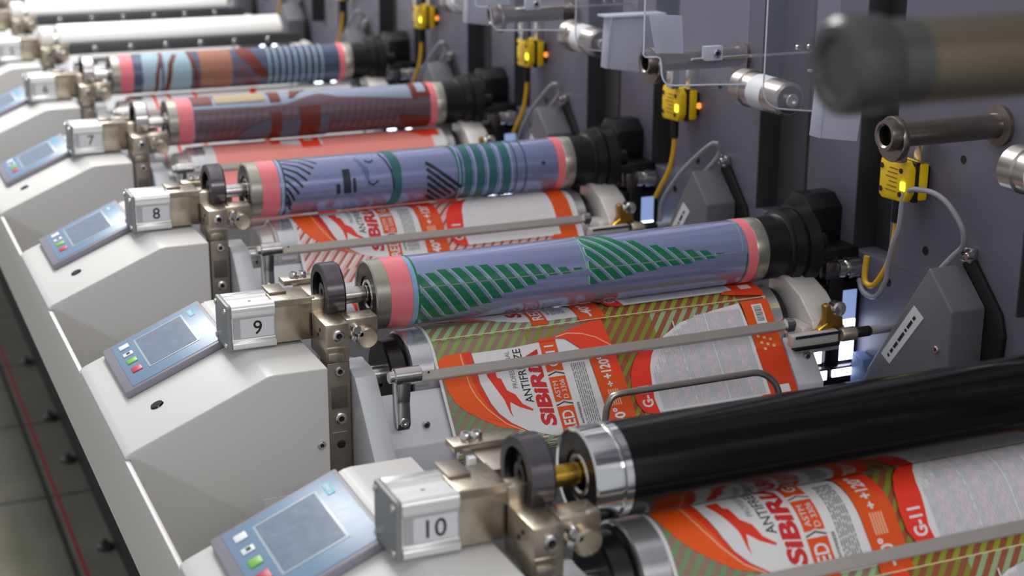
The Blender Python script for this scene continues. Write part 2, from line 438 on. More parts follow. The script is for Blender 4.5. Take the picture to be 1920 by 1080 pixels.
# ------------------------------------------------------------------ plate artwork on the printing cylinder
CR = 36.2
def cyl_path(s):
    a = s / CR; n = (-math.sin(a), math.cos(a)); return (CR*n[0], CR*n[1]), n
D = math.radians(1) * CR
def pa(pts): return [(x, a*D) for x, a in pts]
class CArt(Art):
    def flip_fn(s, n, c): return n.y * c.y + n.z * c.z < 0
def plate_art(n):
    A = CArt()
    if n == 9:
        g = mat('plate_green', '#17704f', .3, coat=.4); lt = mat('plate_light_line', '#8fc3b4', .35); sm = mat('plate_seam', '#8f9096', .4)
        A.rects([(181.2, 187, -60*D, 190*D)], mat('plate_edge_blue', '#86a9d0', .35, coat=.3))
        # first hatch field
        top = [(188, 40), (200, 45), (208, 44), (246, 42), (283, 45), (316, 51), (353, 63), (377, 72)]
        bot = [(377, 72), (337, 80), (305, 92), (274, 105), (239, 127), (210, 136), (187, 150)]
        def ylim(poly, x):
            for (xa, a), (xb, b) in zip(poly, poly[1:]):
                if min(xa, xb) <= x <= max(xa, xb) and xa != xb: return a + (b-a)*(x-xa)/(xb-xa)
            return None
        def field(top, bot, x0, x1, pitch, sl, wd):
            out = []; k = int((x0 - 70)/pitch)
            while k*pitch < x1 + 10:
                xs = k*pitch; L = []; Rr = []
                for a in range(-20, 190, 4):
                    xa = xs + sl*(a - 60)
                    xl, xr = max(xa, x0), min(xa + wd, x1)
                    if xr - xl < .4: 
                        if L: break
                        continue
                    t = ylim(top, (xl+xr)/2); b = ylim(bot, (xl+xr)/2)
                    if t is None or b is None or not t <= a <= b: 
                        if L: break
                        continue
                    L.append((xl, a)); Rr.append((xr, a))
                if len(L) > 1: out.append(pa(L + Rr[::-1]))
                k += 1
            return out
        A.multi(field(top, bot, 187, 378, 15.5, .48, 10.5), g)
        A.multi([[(x + 10.5*0 - 1.4, a) if i < len(p)//2 else (p[len(p)-1-i][0] + .2, p[len(p)-1-i][1]) for i, (x, a) in enumerate(p)] for p in field(top, bot, 187, 378, 15.5, .48, 10.5)], lt)
        top2 = [(380, -12), (400, -2), (423, 18), (455, 41), (491, 56), (542, 70), (560, 75)]
        bot2 = [(378, 101), (400, 99), (437, 92), (489, 86), (555, 78), (560, 76)]
        A.multi(field(top2, bot2, 380, 560, 15.5, .62, 10.5), g)
        A.multi([[(x - 1.4, a) if i < len(p)//2 else (p[len(p)-1-i][0] + .2, p[len(p)-1-i][1]) for i, (x, a) in enumerate(p)] for p in field(top2, bot2, 380, 560, 15.5, .62, 10.5)], lt)
        A.line(pa([(187.5, -60), (186.5, 0), (187.5, 40), (188, 190)]), 2.2, g)
        A.line(pa([(187, 71), (377, 73), (569, 75)]), .9, sm); A.line(pa([(378, -5), (376, 36), (377, 72)]), .9, lt)
        A.line(pa([(583, -30), (582, 25), (581, 74)]), 1.6, g)
        A.line(pa([(569, 74), (572, 30), (573, -20)]), .7, lt); A.line(pa([(575, 78), (574, 190)]), 1.6, g)
    elif n == 8:
        k = mat('plate_black', '#1e2a30', .4); g = mat('plate_teal', '#2f6468', .35); lt = mat('plate_pale_teal', '#9db6cc', .35)
        for i in range(9):
            a0 = -12 + i*15; L = max(8, 58 - i*7.5)
            A.line(pa([(189, a0), (189 + L*.45, a0 + 14), (189 + L*.8, a0 + 40 - i*2)]), 3.4, k)
        A.line(pa([(188, -40), (188, 180)]), 1.6, k); A.line(pa([(184, -40), (184, 180)]), 2, lt)
        for x, wd in ((333, 13), (423, 7)): A.line(pa([(x, -60), (x + 3, 0), (x + 8, 50), (x + 7, 110), (x, 190)]), wd, g)
        for x in (443, 461, 479, 499): A.line(pa([(x, -60), (x, 190)]), 11, g); 
        A.line(pa([(323, 10), (333, 60), (336, 100)]), 2, k)
        for x in (514, 528): A.line(pa([(x, -60), (x, 190)]), 2, g)
        for i, x in enumerate((430, 453, 471, 489, 507)): A.line(pa([(x, -60), (x, 190)]), 1.5, lt)
        for i in range(6): A.line(pa([(383, 50 + i*15), (383 + 50 - i*7, 50 + i*15 + 62 - i*8)]), 4.5, k)
        A.rects([(266, 276, 50*D, 100*D), (256, 261, 80*D, 100*D), (279, 283, 70*D, 100*D)], k)
        for i in range(5): A.rects([(288 + i*3, 289.4 + i*3, (20+7*i)*D, (30+15*i)*D)], mat('plate_grey_mark', '#5d6788', .4))
        A.line(pa([(300, 32), (306, 38), (312, 32)]), 2, k); A.line(pa([(300, 80), (306, 88), (314, 80)]), 2, k)
        A.rects([(552, 556, 70*D, 78*D)], k)
    elif n == 7:
        br = mat('plate_rust', '#6e2c20', .38); h = mat('plate_plum', '#705a64', .35, .3, coat=.4); sil = mat('plate_silver', '#9fa9bd', .3)
        A.poly(pa([(182, 50), (296, 54), (332, 52), (388, 22), (420, 40), (560, 62), (576, 62), (576, 180), (182, 180)]), h)
        for i in range(30): A.line(pa([(184 + i*12, 58 + (i % 3)), (150 + i*12 + 22, 150)]), 1.6, mat('plate_plum_line', '#594450', .4))
        A.rects([(182, 214, -40*D, 40*D), (306, 324, -20*D, 44*D)], br)
        A.poly(pa([(218, -40), (300, -40), (300, 38), (218, 38)]), mat('plate_sand', '#b09f82', .35))
        A.poly(pa([(356, -60), (376, -20), (346, 34), (338, 34)]), br)
        A.poly(pa([(330, 95), (300, 92), (270, 105), (250, 128), (260, 180), (400, 180), (400, 90)]), mat('plate_slate', '#5a6378', .38))
        A.rects([(304, 322, 72*D, 175*D), (352, 386, 62*D, 180*D)], br)
        A.rects([(545, 577, -40*D, 60*D)], br); A.rects([(556, 571, 0, 44*D)], sil)
        A.poly(pa([(520, 100), (577, 110), (577, 180), (540, 180)]), br)
    elif n == 6:
        br = mat('plate_rust', '#6e2c20', .38); cp = mat('plate_copper', '#a4705c', .3); lt = mat('plate_pale_blue', '#9fb9c6', .3)
        A.poly(pa([(205, -60), (232, -60), (232, 180), (198, 180), (198, 50)]), lt); A.poly(pa([(240, -60), (288, -60), (288, 180), (236, 180)]), lt)
        A.line(pa([(240, -60), (234, 30), (224, 90), (222, 180)]), 7, br); A.line(pa([(262, 20), (250, 60), (244, 120), (240, 180)]), 9, br)
        A.line(pa([(286, -60), (288, 30), (297, 90), (300, 180)]), 8, br)
        A.poly(pa([(305, -60), (366, -60), (366, 180), (305, 180)]), cp)
        A.poly(pa([(374, -60), (388, -60), (410, 40), (440, 120), (420, 120), (378, 40)]), br)
        A.poly(pa([(374, 60), (420, 110), (420, 180), (370, 180)]), mat('plate_plum', '#6c5560', .4))
        for i in range(9): A.line(pa([(438 + i*13, -60), (438 + i*13, 180)]), 3, lt)
    return A

UNITS = [10, 9, 8, 7, 6, 5, 4, 3, 2, 1]
platem = {9: mat('plate_lavender', '#979fcb', .25, .45, coat=1.), 8: mat('plate_blue_violet', '#8e95c0', .27, .45, coat=.7), 7: mat('plate_silver_blue', '#9aa4ba', .3, .4, coat=.5), 6: mat('plate_slate_blue', '#56607a', .3, .4, coat=.5)}

def num_label(n): return str(n)
def tag_n(n):
    return {10: 'box 10', 9: 'box 9', 8: 'box 8', 7: 'box 7', 6: 'box 6', 5: 'box 5'}.get(n) or {4: 'the first box behind box 5', 3: 'the second box behind box 5', 2: 'the third box behind box 5', 1: 'the fourth box behind box 5'}[n]

def annulus(mb, xa, ro, ri, c, m, n=48):      # flat ring facing -x
    mb.lathe([(xa, ro), (xa, ri)], c, 'x', m, n, False)

# ------------------------------------------------------------------ one printing unit
def unit(n):
    off = P * (9 - n); T = tag_n(n); vis = n >= 5
    # console housing
    t = Thing('console_housing', 'off-white sloping console housing under ' + T, 'machine housing', (-30, 40, -198), off, 'console housings along the press')
    hb = MB(); hb.prism([(-121.5, -205), (-121.5, -104), (-127, -103.5), (-126.5, -100.5), (-121, -97), (12, -40.6), (18, -39.6), (72, -39.6), (72, -240), (-80, -240)], 'y', -91, 172, paint, 2.2, 3)
    t.part('body', hb)
    t.part('screw', MB().screw((63.2, -91, -118.2), 4.2, 'y', -1))
    ns = Vector((-60/141., 0, 1)).normalized(); us = Vector((1, 0, 60/141.)).normalized()
    def sl(u, y, h): # point on the slope: u along slope from x=-60
        p = Vector((-60, y, -39.6 - 74*60/141.)) + us*u + ns*h; return tuple(p)
    cap_ = MB(); b = bmesh.new()
    bmesh.ops.create_cone(b, cap_ends=True, segments=28, radius1=7, radius2=6.2, depth=1.6)
    b.transform(Matrix.Translation(Vector(sl(-23, -21, .8))) @ ns.to_track_quat('Z', 'Y').to_matrix().to_4x4()); cap_.bm(b, blackg)
    t.part('hole_plug', cap_)
    if n in (9, 10, 8):
        np_ = MB(); np_.box(3, 60, -91.6, -91, -196, -166, paper); np_.prism([(22, -172), (25, -167.6), (28, -172)], 'y', -91.9, -91.6, ink); t.part('name_plate', np_, label='small pale name plate with a black triangle')
    # control panel lying on the slope
    t = Thing('control_panel', 'grey-framed blue touch panel on the slope left of ' + T, 'control panel', sl(0, 98, 0), off, 'touch panels on the console slopes')
    def slab(u0, u1, y0, y1, h0, h1, m, bev=0.):
        b = bmesh.new(); vs = [b.verts.new(sl(u, y, h)) for h in (h0, h1) for u, y in ((u0, y0), (u1, y0), (u1, y1), (u0, y1))]
        for f in ((3, 2, 1, 0), (4, 5, 6, 7), (0, 1, 5, 4), (1, 2, 6, 5), (2, 3, 7, 6), (3, 0, 4, 7)): b.faces.new([vs[i] for i in f])
        if bev: bmesh.ops.bevel(b, geom=list(b.edges), offset=bev, segments=2, profile=.5, affect='EDGES')
        return b
    fr = MB(); fr.bm(slab(-44, 72, 27, 165, 0, 8, panelf, 2.0), panelf); fr.bm(slab(-42, 70, 29, 163, -.5, 2.0, boxd), boxd); t.part('frame', fr)
    film = t.part('film', MB().bm(slab(-34, 68, 32, 160, 8, 8.5, panelb, .3), panelb))
    sc = MB(); sc.bm(slab(-10, 48, 56, 146, 8.5, 9.0, scre, .2), scre); sc.bm(slab(-7.5, 45.5, 59, 143, 9.0, 9.3, scrm), scrm); t.part('screen', sc)
    for yk, mk, ww in ((141, whitep, 11), (117, whitep, 9), (95, greenk, 12), (69, redk, 14)):
        kb = MB(); kb.bm(slab(-27, -16, yk - ww/2, yk + ww/2, 8.5, 9.6, mk, .4), mk)
        if yk == 117: kb.bm(slab(-23, -19, yk-2.5, yk+2.5, 9.6, 9.9, ink), ink)
        t.part('key', kb, film, {whitep: 'white key', greenk: 'green key', redk: 'red key'}[mk])
    t.part('logo', MB().bm(slab(53.5, 60, 128, 148, 8.5, 8.8, cyan), cyan), film, 'small cyan maker mark')
    if n >= 8:
        tx = MB(); vs, fs, _ = text2d('SIEMENS', .02)
        tx.add([sl(54.8 + v*3.6, 147 - u*18, 8.9) for u, v in vs], fs, whitep); t.part('lettering', tx, film)
    # numbered pneumatic box
    t = Thing('numbered_box', 'brushed aluminium box carrying the number %d on its front' % n if vis else 'small aluminium box, ' + T[4:].replace('first box', 'first one').replace('second box', 'second one').replace('third box', 'third one').replace('fourth box', 'fourth one'), 'pneumatic cylinder', (20, 12, -37), off, 'numbered aluminium boxes')
    pr = [(-12, -37), (-12, -28.5), (-10.8, -27.6), (-10.8, -4.5), (-12, -3.6), (-13, 2), (-12.6, 5), (-11, 7.6), (-8.5, 8.6), (-3, 8.6), (-2, 5.6), (22, 5.6), (23, 8.6), (34, 8.6), (36, 6.5), (36, -37)]
    bd = MB(); bd.prism(pr, 'x', -1.8, 43, alu, .5, 1)
    bd.prism([(-12.1, -37.4), (-14, -35.5), (-14, -31), (-12.1, -28.8)], 'x', -1.6, 43, alu, .6, 2)
    bd.lathe([(5.62, 1.6), (5.7, .01)], (22, 9), 'z', ink, 12, False)
    body = t.part('extrusion', bd)
    e = MB(); e.prism([(-13.4, -38), (-13.4, 7), (-11, 9), (34, 9), (36.5, 6.5), (36.5, -38)], 'x', -6.5, -1.8, alu_cap, 1.2, 2)
    for yy in (-8, 30):
        for zz in (3, -32): e.screw((-6.5, yy, zz), 2.8, 'x', -1, h=2)
    t.part('end_cap', e)
    lp = MB(); lp.box(0, 42, -11.6, -10.9, -26.6, -5.4, mat('label_holder', '#b3b6ba', .35, .3)); lp.box(7, 41, -11.9, -11.6, -25.8, -6.2, paper)
    lab = t.part('number_label', lp, label='white paper label with the number %d' % n if vis else None)
    if n >= 3:
        vs, fs, asp = text2d(str(n), .008); h = 14.5; ww = min(h*asp, 21); xc = 24.5
        tx = MB(); tx.add([(xc - ww/2 + u*ww, -12.1, -23.2 + v*h) for u, v in vs], fs, ink); t.part('number', tx, lab)
    # nickel arm and post
    t = Thing('clamp_arm', 'nickel clamp arm bolted to the right end of ' + T, 'clamp arm', (92, -30, -230), off, 'nickel clamp arms')
    a = MB(); a.box(43, 82, -10, 34, -36, 7.6, bronze, 1.0); a.box(44, 62, 14, 44, 7.6, 10.2, bronze_d, .5)
    a.prism([(43, -12), (84, -12), (84, -9), (43, -9)], 'z', 2, 8.8, bronze, .4, 1)
    t.part('arm', a)
    a = MB(); a.box(80, 104, -60, -6, -47, -7, bronze, 1.2); a.box(80, 104, -14, 2, -34, 7, bronze, 1.2)
    a.screw((93, -60, -19), 6.2); a.box(81, 103, -61, -59, -32, -31, steel); a.box(82, 98, -61.5, -59, -46, -37, bronze, .6)
    for z in (-17, -24): a.lathe([(80, 2), (79.3, 2), (79.3, .01)], (-34 - (z+24), z), 'x', blackm, 12, False)
    t.part('head', a)
    a = MB(); a.box(80.5, 104, -60, -36, -260, -47, bronze_d, 1.0)
    a.screw((93, -60, -56), 5.2); a.screw((93, -60, -106), 6.2); a.box(84, 100, -60.6, -60, -121, -120.3, steel)
    for z, r in ((-79, 2.8), (-89, 2.8), (-134, 4.6)): a.lathe([(-60.05, r), (-60.3, r*.9), (-60.25, .01)], (93, z), 'y', ink, 16, False)
    a.box(84, 101, -60.5, -60, -95.5, -72, mat('post_plate', '#6d665e', .4, .6), .2)
    t.part('post', a)
    # latch knob to the right of the head
    a = MB(); a.box(104, 137, -52, -28, -26, -6, bronze, 1.2); a.cyl(-60, -44, 11, (124, -26), 'y', bronze, 28, 1.5)
    lk = t.part('latch_block', a)
    a = MB(); a.cyl(-62, -50, 4.5, (112, -15), 'y', steel, 16, 1); a.cyl(-60, -47, 3.2, (117, -21), 'y', steel, 12, 1); a.cyl(-59, -50, 3, (110, -25), 'y', steel, 12, 1)
    t.part('latch_pin', a, lk)
    # tray bracket behind the arm
    t = Thing('tray_bracket', 'flat screwed nickel bracket just behind ' + T, 'bracket', (106, 110, -60), off, 'tray brackets beside the wheels')
    a = MB(); a.box(83, 140, 102, 122, -12, -6, bronze, .8); a.box(98, 140, 60, 121, -60, -12, bronze_d, 1); a.box(92, 128, 92, 100, -40, -14, teflon, 1); t.part('plate', a)
    for x in (97, 106): t.part('screw', MB().screw((x, 112, -6), 5, 'z', 1, h=6))
    # ---------------- printing cylinder
    printing = n >= 6
    if printing:
        what = {10: 'black-sleeved roller in the foreground, hand wheel beside box 10', 9: 'printing cylinder with green-striped lavender plate, hand wheel beside box 9', 8: 'printing cylinder with teal-banded violet plate, hand wheel beside box 8',
                7: 'printing cylinder with rust and plum plate, hand wheel beside box 7', 6: 'printing cylinder with slate, copper and rust plate, hand wheel beside box 6'}[n]
        t = Thing('printing_cylinder', what, 'printing cylinder', (380, 0, -36), off, 'printing cylinders')
        wz = 8.5; a = MB(); g_ = graphite if n > 7 else polished
        a.lathe([(94, 28), (92, 29.5), (92, 22), (94, 21), (99, 21)], (0, wz), 'x', blackm, 56, False)
        a.lathe([(92, 29.5), (93, 30.5), (110, 30.5), (112, 29), (112, 6)], (0, wz), 'x', g_, 56, False)
        a.lathe([(99, 21), (100, 10), (95, 10), (95, 4), (97, 3.5), (97, .01)], (0, wz), 'x', blackm, 40, False)
        for k in range(3):
            an = k*2*math.pi/3 + .6; cx, cz = 14*math.cos(an), wz + 14*math.sin(an)
            a.lathe([(99.4, 4.2), (98.9, 4.2), (98.9, .01)], (cx, cz), 'x', steel if n == 10 else g_, 14, False)
        t.part('hand_wheel', a)
        t.part('shaft', MB().cyl(104, 150, 8.5, (0, 2), 'x', brass if n == 10 else steel, 32, .5), label='brass shaft' if n == 10 else None)
        rm = chrome if n == 10 else ringm; x1 = 181 if n != 10 else 170
        a = MB(); xr = 157 if n != 10 else 172
        a.lathe([(144, 12), (144, 19), (142.5, 20), (142.5, 33.5)], (0, 0), 'x', blackm, 56, False)
        a.lathe([(144.5, 12), (143, 13.5), (143, 16), (144.4, 17)], (0, 0), 'x', steel, 40, False)
        t.part('bearing', a)
        a = MB(); a.lathe([(142.5, 33.5), (141.5, 35.5), (143, 36.6), (xr - (9 if n == 10 else 0), 36.6)] + ([(164, 35), (165, 35), (166, 37.4), (172, 37.4)] if n == 10 else []) + [(xr, 35.9)], (0, 0), 'x', rm, 64, False)
        t.part('left_ring', a, label='chrome end ring' if n == 10 else 'ground grey end ring')
        if n == 10:
            a = MB(); a.lathe([(172, 36.0), (173, 36.8), (640, 36.8), (640, 30)], (0, 0), 'x', blackg, 96, False); t.part('sleeve', a, label='gloss black sleeve')
        else:
            a = MB(); a.lathe([(157, 36.3), (157.3, 36.9), (180.6, 36.9), (181, 36.3)], (0, 0), 'x', pinkt, 64, False); t.part('tape', a, label='pink tape band')
            a = MB(); a.lathe([(577, 36.3), (577.2, 36.8), (588.8, 36.8), (589, 36.3)], (0, 0), 'x', pinkt, 64, False); t.part('tape', a, label='pink tape band')
            a = MB(); a.lathe([(181, 36.0), (181.2, CR), (576.8, CR), (577, 36.0)], (0, 0), 'x', platem[n], 96, False)
            plate_art(n).bend(a, cyl_path, [0], -60*D, 190*D, 4*D, .035, .04); t.part('printing_plate', a)
            a = MB(); a.lathe([(589, 36.2), (590, 36.6), (604, 36.6), (605, 35.5)], (0, 0), 'x', ringm, 64, False); t.part('right_ring', a)
        a = MB(); a.lathe([(604, 34.5), (606, 36), (634, 36), (636, 38), (637, 43), (648, 44), (649, 42), (652, 42), (653, 46), (668, 47), (671, 44), (672, 10), (699, 10)], (0, 0), 'x', blackm, 64, False)
        t.part('drive_flange', a, label='black drive flange')
        t2 = Thing('drive_mount', 'black drive mount at the wall, level with ' + T, 'drive mount', (740, 40, -40), off, 'drive mounts at the wall')
        a = MB(); a.prism([(30, -40), (30, 30), (48, 44), (70, 44), (96, 18), (100, -40)], 'x', 700, 745, blackm, 2); a.box(690, 745, -8, 30, -38, -10, blackm, 2); t2.part('bearing_housing', a)
        a = MB(); a.box(688, 704, -26, -12, -40, -20, graphite, 1.5); a.lathe([(704, 8), (706, 11), (714, 11), (715, 9), (718, 9), (719, 12.5), (734, 12.5), (737, 10)], (-19, -30), 'x', steel, 24); t2.part('connector', a, label='chrome cable connector')
    else:
        t = Thing('roller_cover', 'long white roller cover with dark rail, level with ' + T, 'roller cover', (380, 0, -60), off, 'white roller covers')
        a = MB(); pts = []
        for k in range(13):
            an = math.radians(8 + k*11); pts.append((-38*math.cos(an) - 4, 38*math.sin(an) - 4))
        a.prism(pts + [(60, 4), (60, -30), (-20, -30)], 'x', 120, 600, teflon, 1.5); t.part('shell', a)
        a = MB(); a.box(140, 640, -46, -38, -26, -3, mat('dark_rail', '#55565a', .4, .4), 1); rr = t.part('rail', a)
        for k in range(6):
            t.part('bolt', MB().screw((190 + k*75, -46, -14), 5.5, 'y', -1, h=5), rr)
        a = MB(); a.cyl(84, 112, 24, (0, 5), 'x', teflon, 40, 3); a.cyl(112, 122, 12, (0, 2), 'x', steel, 24); t.part('end_knob', a)
    # ---------------- impression cylinder
    t = Thing('impression_cylinder', 'chrome impression cylinder under the web right of ' + T, 'impression cylinder', (380, IC[0], IC[1] - 47), off, 'impression cylinders under the web')
    a = MB(); a.lathe([(171, 44), (172, 46.8), (197, 46.8), (599, 46.8), (612, 46.8), (613, 44)], IC, 'x', turned, 96, False); t.part('drum', a)
    a = MB(); a.lathe([(171, 44), (169, 44), (167, 40), (152, 39), (150, 37), (150, 10)], IC, 'x', blackm if n > 8 else pale_b, 64, False); t.part('bearer', a); a = MB(); a.lathe([(613, 44), (616, 42), (622, 42), (622, 10)], IC, 'x', blackm, 64, False); t.part('bearer', a)
    a = MB(); a.lathe([(104.5, 12), (104.5, 19), (118, 20), (119, 21.5), (121, 21.5), (122, 19.5), (127, 21), (130, 21), (131, 10), (151, 10)], (IC[0] - 6, IC[1] + 6), 'x', steel, 40, False); t.part('journal', a)
    # ---------------- web
    kinds = {10: ('full', 87.), 9: ('full', 27 - 129), 8: ('pinkish', 94.), 7: ('rose', -92), 6: ('faint', -60)}
    kind, s0 = kinds.get(n, (None, 0)); s0 = s0 % LAB
    mbw = make_web(n, kind, s0, off)
    desc = {10: 'fully printed orange antifreeze label web emerging under the black roller', 9: 'fully printed orange antifreeze label web below the green-striped cylinder', 8: 'orange and pink antifreeze label web without green, behind box 9', 7: 'pale rose printed web below the rust and plum cylinder',
            6: 'nearly white web with thin red strokes below the slate and copper cylinder'}.get(n, 'blank white web level with ' + T)
    o = single('label_web', mbw, desc, 'printed web', off, (396, 0, -140), 'printed webs'); 
    # ---------------- guide bar with arm
    t = Thing('guide_bar', 'square grey guide bar crossing the web right of ' + T, 'guide bar', (360, -112, -60), off, 'guide bars over the web')
    a = MB(); b = bmesh.new(); bmesh.ops.create_cube(b, size=1.0)
    b.transform(Matrix.Translation((362, -113, -54)) @ Matrix.Rotation(math.radians(-35), 4, 'X') @ Matrix.Diagonal((432, 8.5, 10, 1)))
    bmesh.ops.bevel(b, geom=list(b.edges), offset=.8, segments=2, affect='EDGES'); a.bm(b, mat('guide_bar_paint', '#b3aca6', .38, .35, .03, 100)); a.lathe([(-118.2, 1.2), (-118.3, .01)], (166, -48), 'y', ink, 10, False); t.part('bar', a)
    a = MB(); a.lathe([(126, 5), (127, 6), (131, 6), (132, 8.5), (158, 8.5), (159, 7)], (-113, -50), 'x', steel, 28); t.part('end_fitting', a); a = MB(); a.lathe([(575, 6), (577, 8.5), (586, 8.5), (588, 7)], (-113, -54), 'x', steel, 28); t.part('end_fitting', a)
    a = MB(); a.prism([(-120, -49), (-105, -45), (-98, -58), (-101, -103), (-106, -108), (-112, -108), (-116, -100), (-114, -78)], 'x', 134, 148, steel, 1.5)
    a.screw((141, -114, -98), 4.6); t.part('hanger', a)
    # ---------------- side frame column and sloping cover under the web
    t = Thing('column_housing', 'light grey sloping side frame right of ' + T, 'machine frame', (115, -120, -330), off, 'sloping side frames')
    a = MB(); a.prism([(-52, -58), (-68, -63), (-150, -158), (-150, -328), (-20, -328), (-20, -58)], 'x', 106, 129, cover, 1.5); t.part('frame', a)
    t = Thing('web_support', 'smooth white support plate under the web, level with ' + T, 'support plate', (400, -120, -328), off, 'white web supports'); cm = mat('web_support_white', '#dcdce4', .45)
    a = MB(); 
    def wp(s, d): (y, z), (ny, nz) = web_path(s); return (y - ny*d, z - nz*d)
    a.prism([wp(74, 8), wp(132, 8), (wp(132, 8)[0] + 6, -328), (40, -328), (40, -150), (-20, -150), (-50, -136), (-66, -112)], 'x', 131, 204, cm, 1.5); t.part('cover', a); a = MB()
    a.prism([wp(74, 8), wp(132, 8), (wp(132, 8)[0] + 6, -328), (40, -328), (40, -150), (-20, -150), (-50, -136), (-66, -112)], 'x', 606, 640, cm, 1.5); t.part('cover', a)
    (y1, z1), (ny, nz) = web_path(110); a = MB(); c = wp(112, 6)
    t.part('screw', MB().screw((172, c[0], c[1]), 4, 'y', -1, h=3)); c = wp(100, 6); t.part('screw', MB().screw((628, c[0], c[1]), 4, 'y', -1, h=3))
    # web guide tube under
    # ---------------- nickel frame block with brass clamp at the right end of the web
    t = Thing('web_clamp', 'pale clamp block with brass lever, level with ' + T, 'clamp', (650, -60, -100), off, 'clamp blocks with brass levers')
    pale = mat('pale_cast_metal', '#ddd8d4', .38, .3, .03, 200)
    a = MB(); a.prism([(-30, -100), (-92, -100), (-97, -84), (-90, -62), (-62, -40), (-30, -28), (2, -27), (2, -100)], 'x', 628, 666, pale, 3)
    a.box(612, 628, -96, -60, -96, -66, pale, 4); a.box(665, 677, -86, -62, -94, -74, pale, 3)
    for x, z in ((636, -88), (648, -93), (659, -92)): a.lathe([(-95, 2.6), (-95.6, 2.6), (-95.6, .01)], (x, z + 4), 'y', ink, 12, False)
    t.part('block', a)
    a = MB(); a.prism([(632, -72), (640, -60), (638, -44), (645, -42), (648, -54), (662, -58), (664, -70), (652, -78), (640, -80)], 'y', -100, -90, brassd, 1.5); a.prism([(616, -82), (616, -73), (630, -70), (642, -62), (644, -72), (632, -80)], 'y', -102, -93, brass, 1.5); t.part('brass_lever', a, label='brass lever')
    a = MB(); a.lathe([(-84, 5), (-86, 8), (-98, 9), (-100, 7), (-101, .01)], (658, -50), 'y', steel, 24, False); t.part('knob', a, label='bright steel knob')
    a = MB(); a.box(592, 652, -108, -98, -84, -70, pale, 1.5); a.box(596, 654, -109, -107, -74, -71, mat('dark_blue_rod', '#2f3a4c', .35, .4)); a.box(596, 654, -109, -100, -88, -84, blackm, .8); a.lathe([(654, 7), (656, 8), (672, 8), (674, 6)], (-108, -76), 'x', mat('knurled_nut', '#b5a99a', .4, .8), 20); a.lathe([(674, 5), (676, 6), (692, 6), (694, 4)], (-108, -76), 'x', blackm, 20); a.lathe([(694, 5), (744, 5)], (-108, -76), 'x', greyc, 20)
    t.part('air_line', a)
    # ---------------- emissive patches put in for lamp glow reflected behind the clamp
    t = Thing('lamp_glow_panel', 'glowing blue-white patches of reflected lamp light, level with ' + T, 'lamp glow', (720, -40, -180), off, 'patches of reflected lamp light by the wall')
    a = MB(); a.box(672, 744, -17, 40, -175, -48, blackm, 1); a.box(695, 715, -24, -17, -148, -40, blackm, 1); a.box(672, 744, -30, -17, -150, -147, graphite, .8); fr_ = t.part('frame', a)
    for x0, x1, z0, z1 in ((678, 694, -144, -104), (716, 738, -144, -94), (711, 742, -164, -151), (688, 703, -166, -153)): t.part('glow_patch', MB().box(x0, x1, -18.6, -16.8, z0, z1, lit), label='glowing patch of reflected lamp light')
    t.part('glow_patch', MB().box(716, 738, -18.4, -16.8, -93, -58, mat('dim_wall_reflection', '#93a8d8', .3, emit=.7)), label='dim bluish patch of light reflected by the wall')  # weak emission stands in for light reflected off the wall
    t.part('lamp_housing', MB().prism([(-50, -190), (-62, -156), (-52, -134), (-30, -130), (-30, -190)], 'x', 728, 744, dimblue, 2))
    # ---------------- yellow safety sensor
    t = Thing('safety_sensor', 'yellow safety sensor on the wall, level with ' + T, 'sensor', (725, -105, 60), off, 'yellow safety sensors on the wall')
    a = MB(); a.prism([(-80, 74), (-80, 112), (-84, 117), (-122, 117), (-130, 110), (-130, 82), (-124, 72), (-86, 70)], 'x', 712, 723, yellow, 2); a.prism([(-82, 76), (-82, 115), (-132, 115), (-132, 74)], 'x', 727, 738, yellow, 2); body = t.part('body', a)
    a = MB(); a.box(722, 728, -130, -82, 72, 116, boxd, 1); a.box(738, 746, -125, -90, 78, 110, boxd, 1)
    for y in (-84, -118):
        for z in (106, 80): a.lathe([(712.2, 3), (711.2, 3), (711.2, .01)], (y, z), 'x', boxd, 14, False)
    t.part('slot_and_screws', a)
    a = MB(); 
    for k in range(6):
        a.box(711.6, 712, -112, -92 - (k % 3)*3, 81 + k*5, 82.2 + k*5, mat('sensor_print', '#8a6a10', .5))
    t.part('printing', a, body)
    t.part('led', MB().box(710.2, 712.4, -127, -119, 85, 95, ledm, 1.), body, 'glowing green-yellow light')
    a = MB(); a.cyl(46, 74, 5.5, (718, -108), 'z', blackm, 20, 1); cuff = t.part('cuff', a)
    a = MB()
    if n >= 9: a.tube([(718, -108, 52), (718, -108, 36), (716, -106, 12), (715, -100, -8), (714, -84, -31), (715, -70, -36), (716, -61, -30), (718, -60, -5)], 3.4, yelc)
    else: a.tube([(718, -108, 52), (718, -107, 30), (716, -100, 0), (712, -84, -28), (710, -74, -44)], 3.4, yelc)
    t.part('cable', a)
    single('indicator_light', MB().lathe([(745, 4), (742, 4), (740.5, 2.5), (740.5, .01)], (-127, 92), 'x', ledo, 16, False), 'small orange light beside yellow sensor, level with ' + T, 'indicator light', off, (742, -127, 92), 'orange indicator lights') if n in (8, 7, 6) else None
    # ---------------- wedge-shaped terminal box
    t = Thing('terminal_box', 'grey wedge-shaped wall box, level with ' + T, 'terminal box', (720, -190, -150), off, 'wedge-shaped terminal boxes')
    outl = [(-199, 21), (-241, -16), (-241, -150), (-95, -150), (-106, -120)]
    a = MB(); a.prism(outl, 'x', 695, 739, boxm, 2.5, 3); t.part('box', a)
    a = MB(); a.prism([(-208, 34), (-262, -18), (-270, -40), (-262, -160), (-80, -160), (-96, -118)], 'x', 739, 745, boxd, 1); t.part('gasket', a)
    # sticker
    p1, p2, p3, p4 = (-179.5, -26.3), (-197, -35.4), (-145.5, -103.1), (-129, -96)
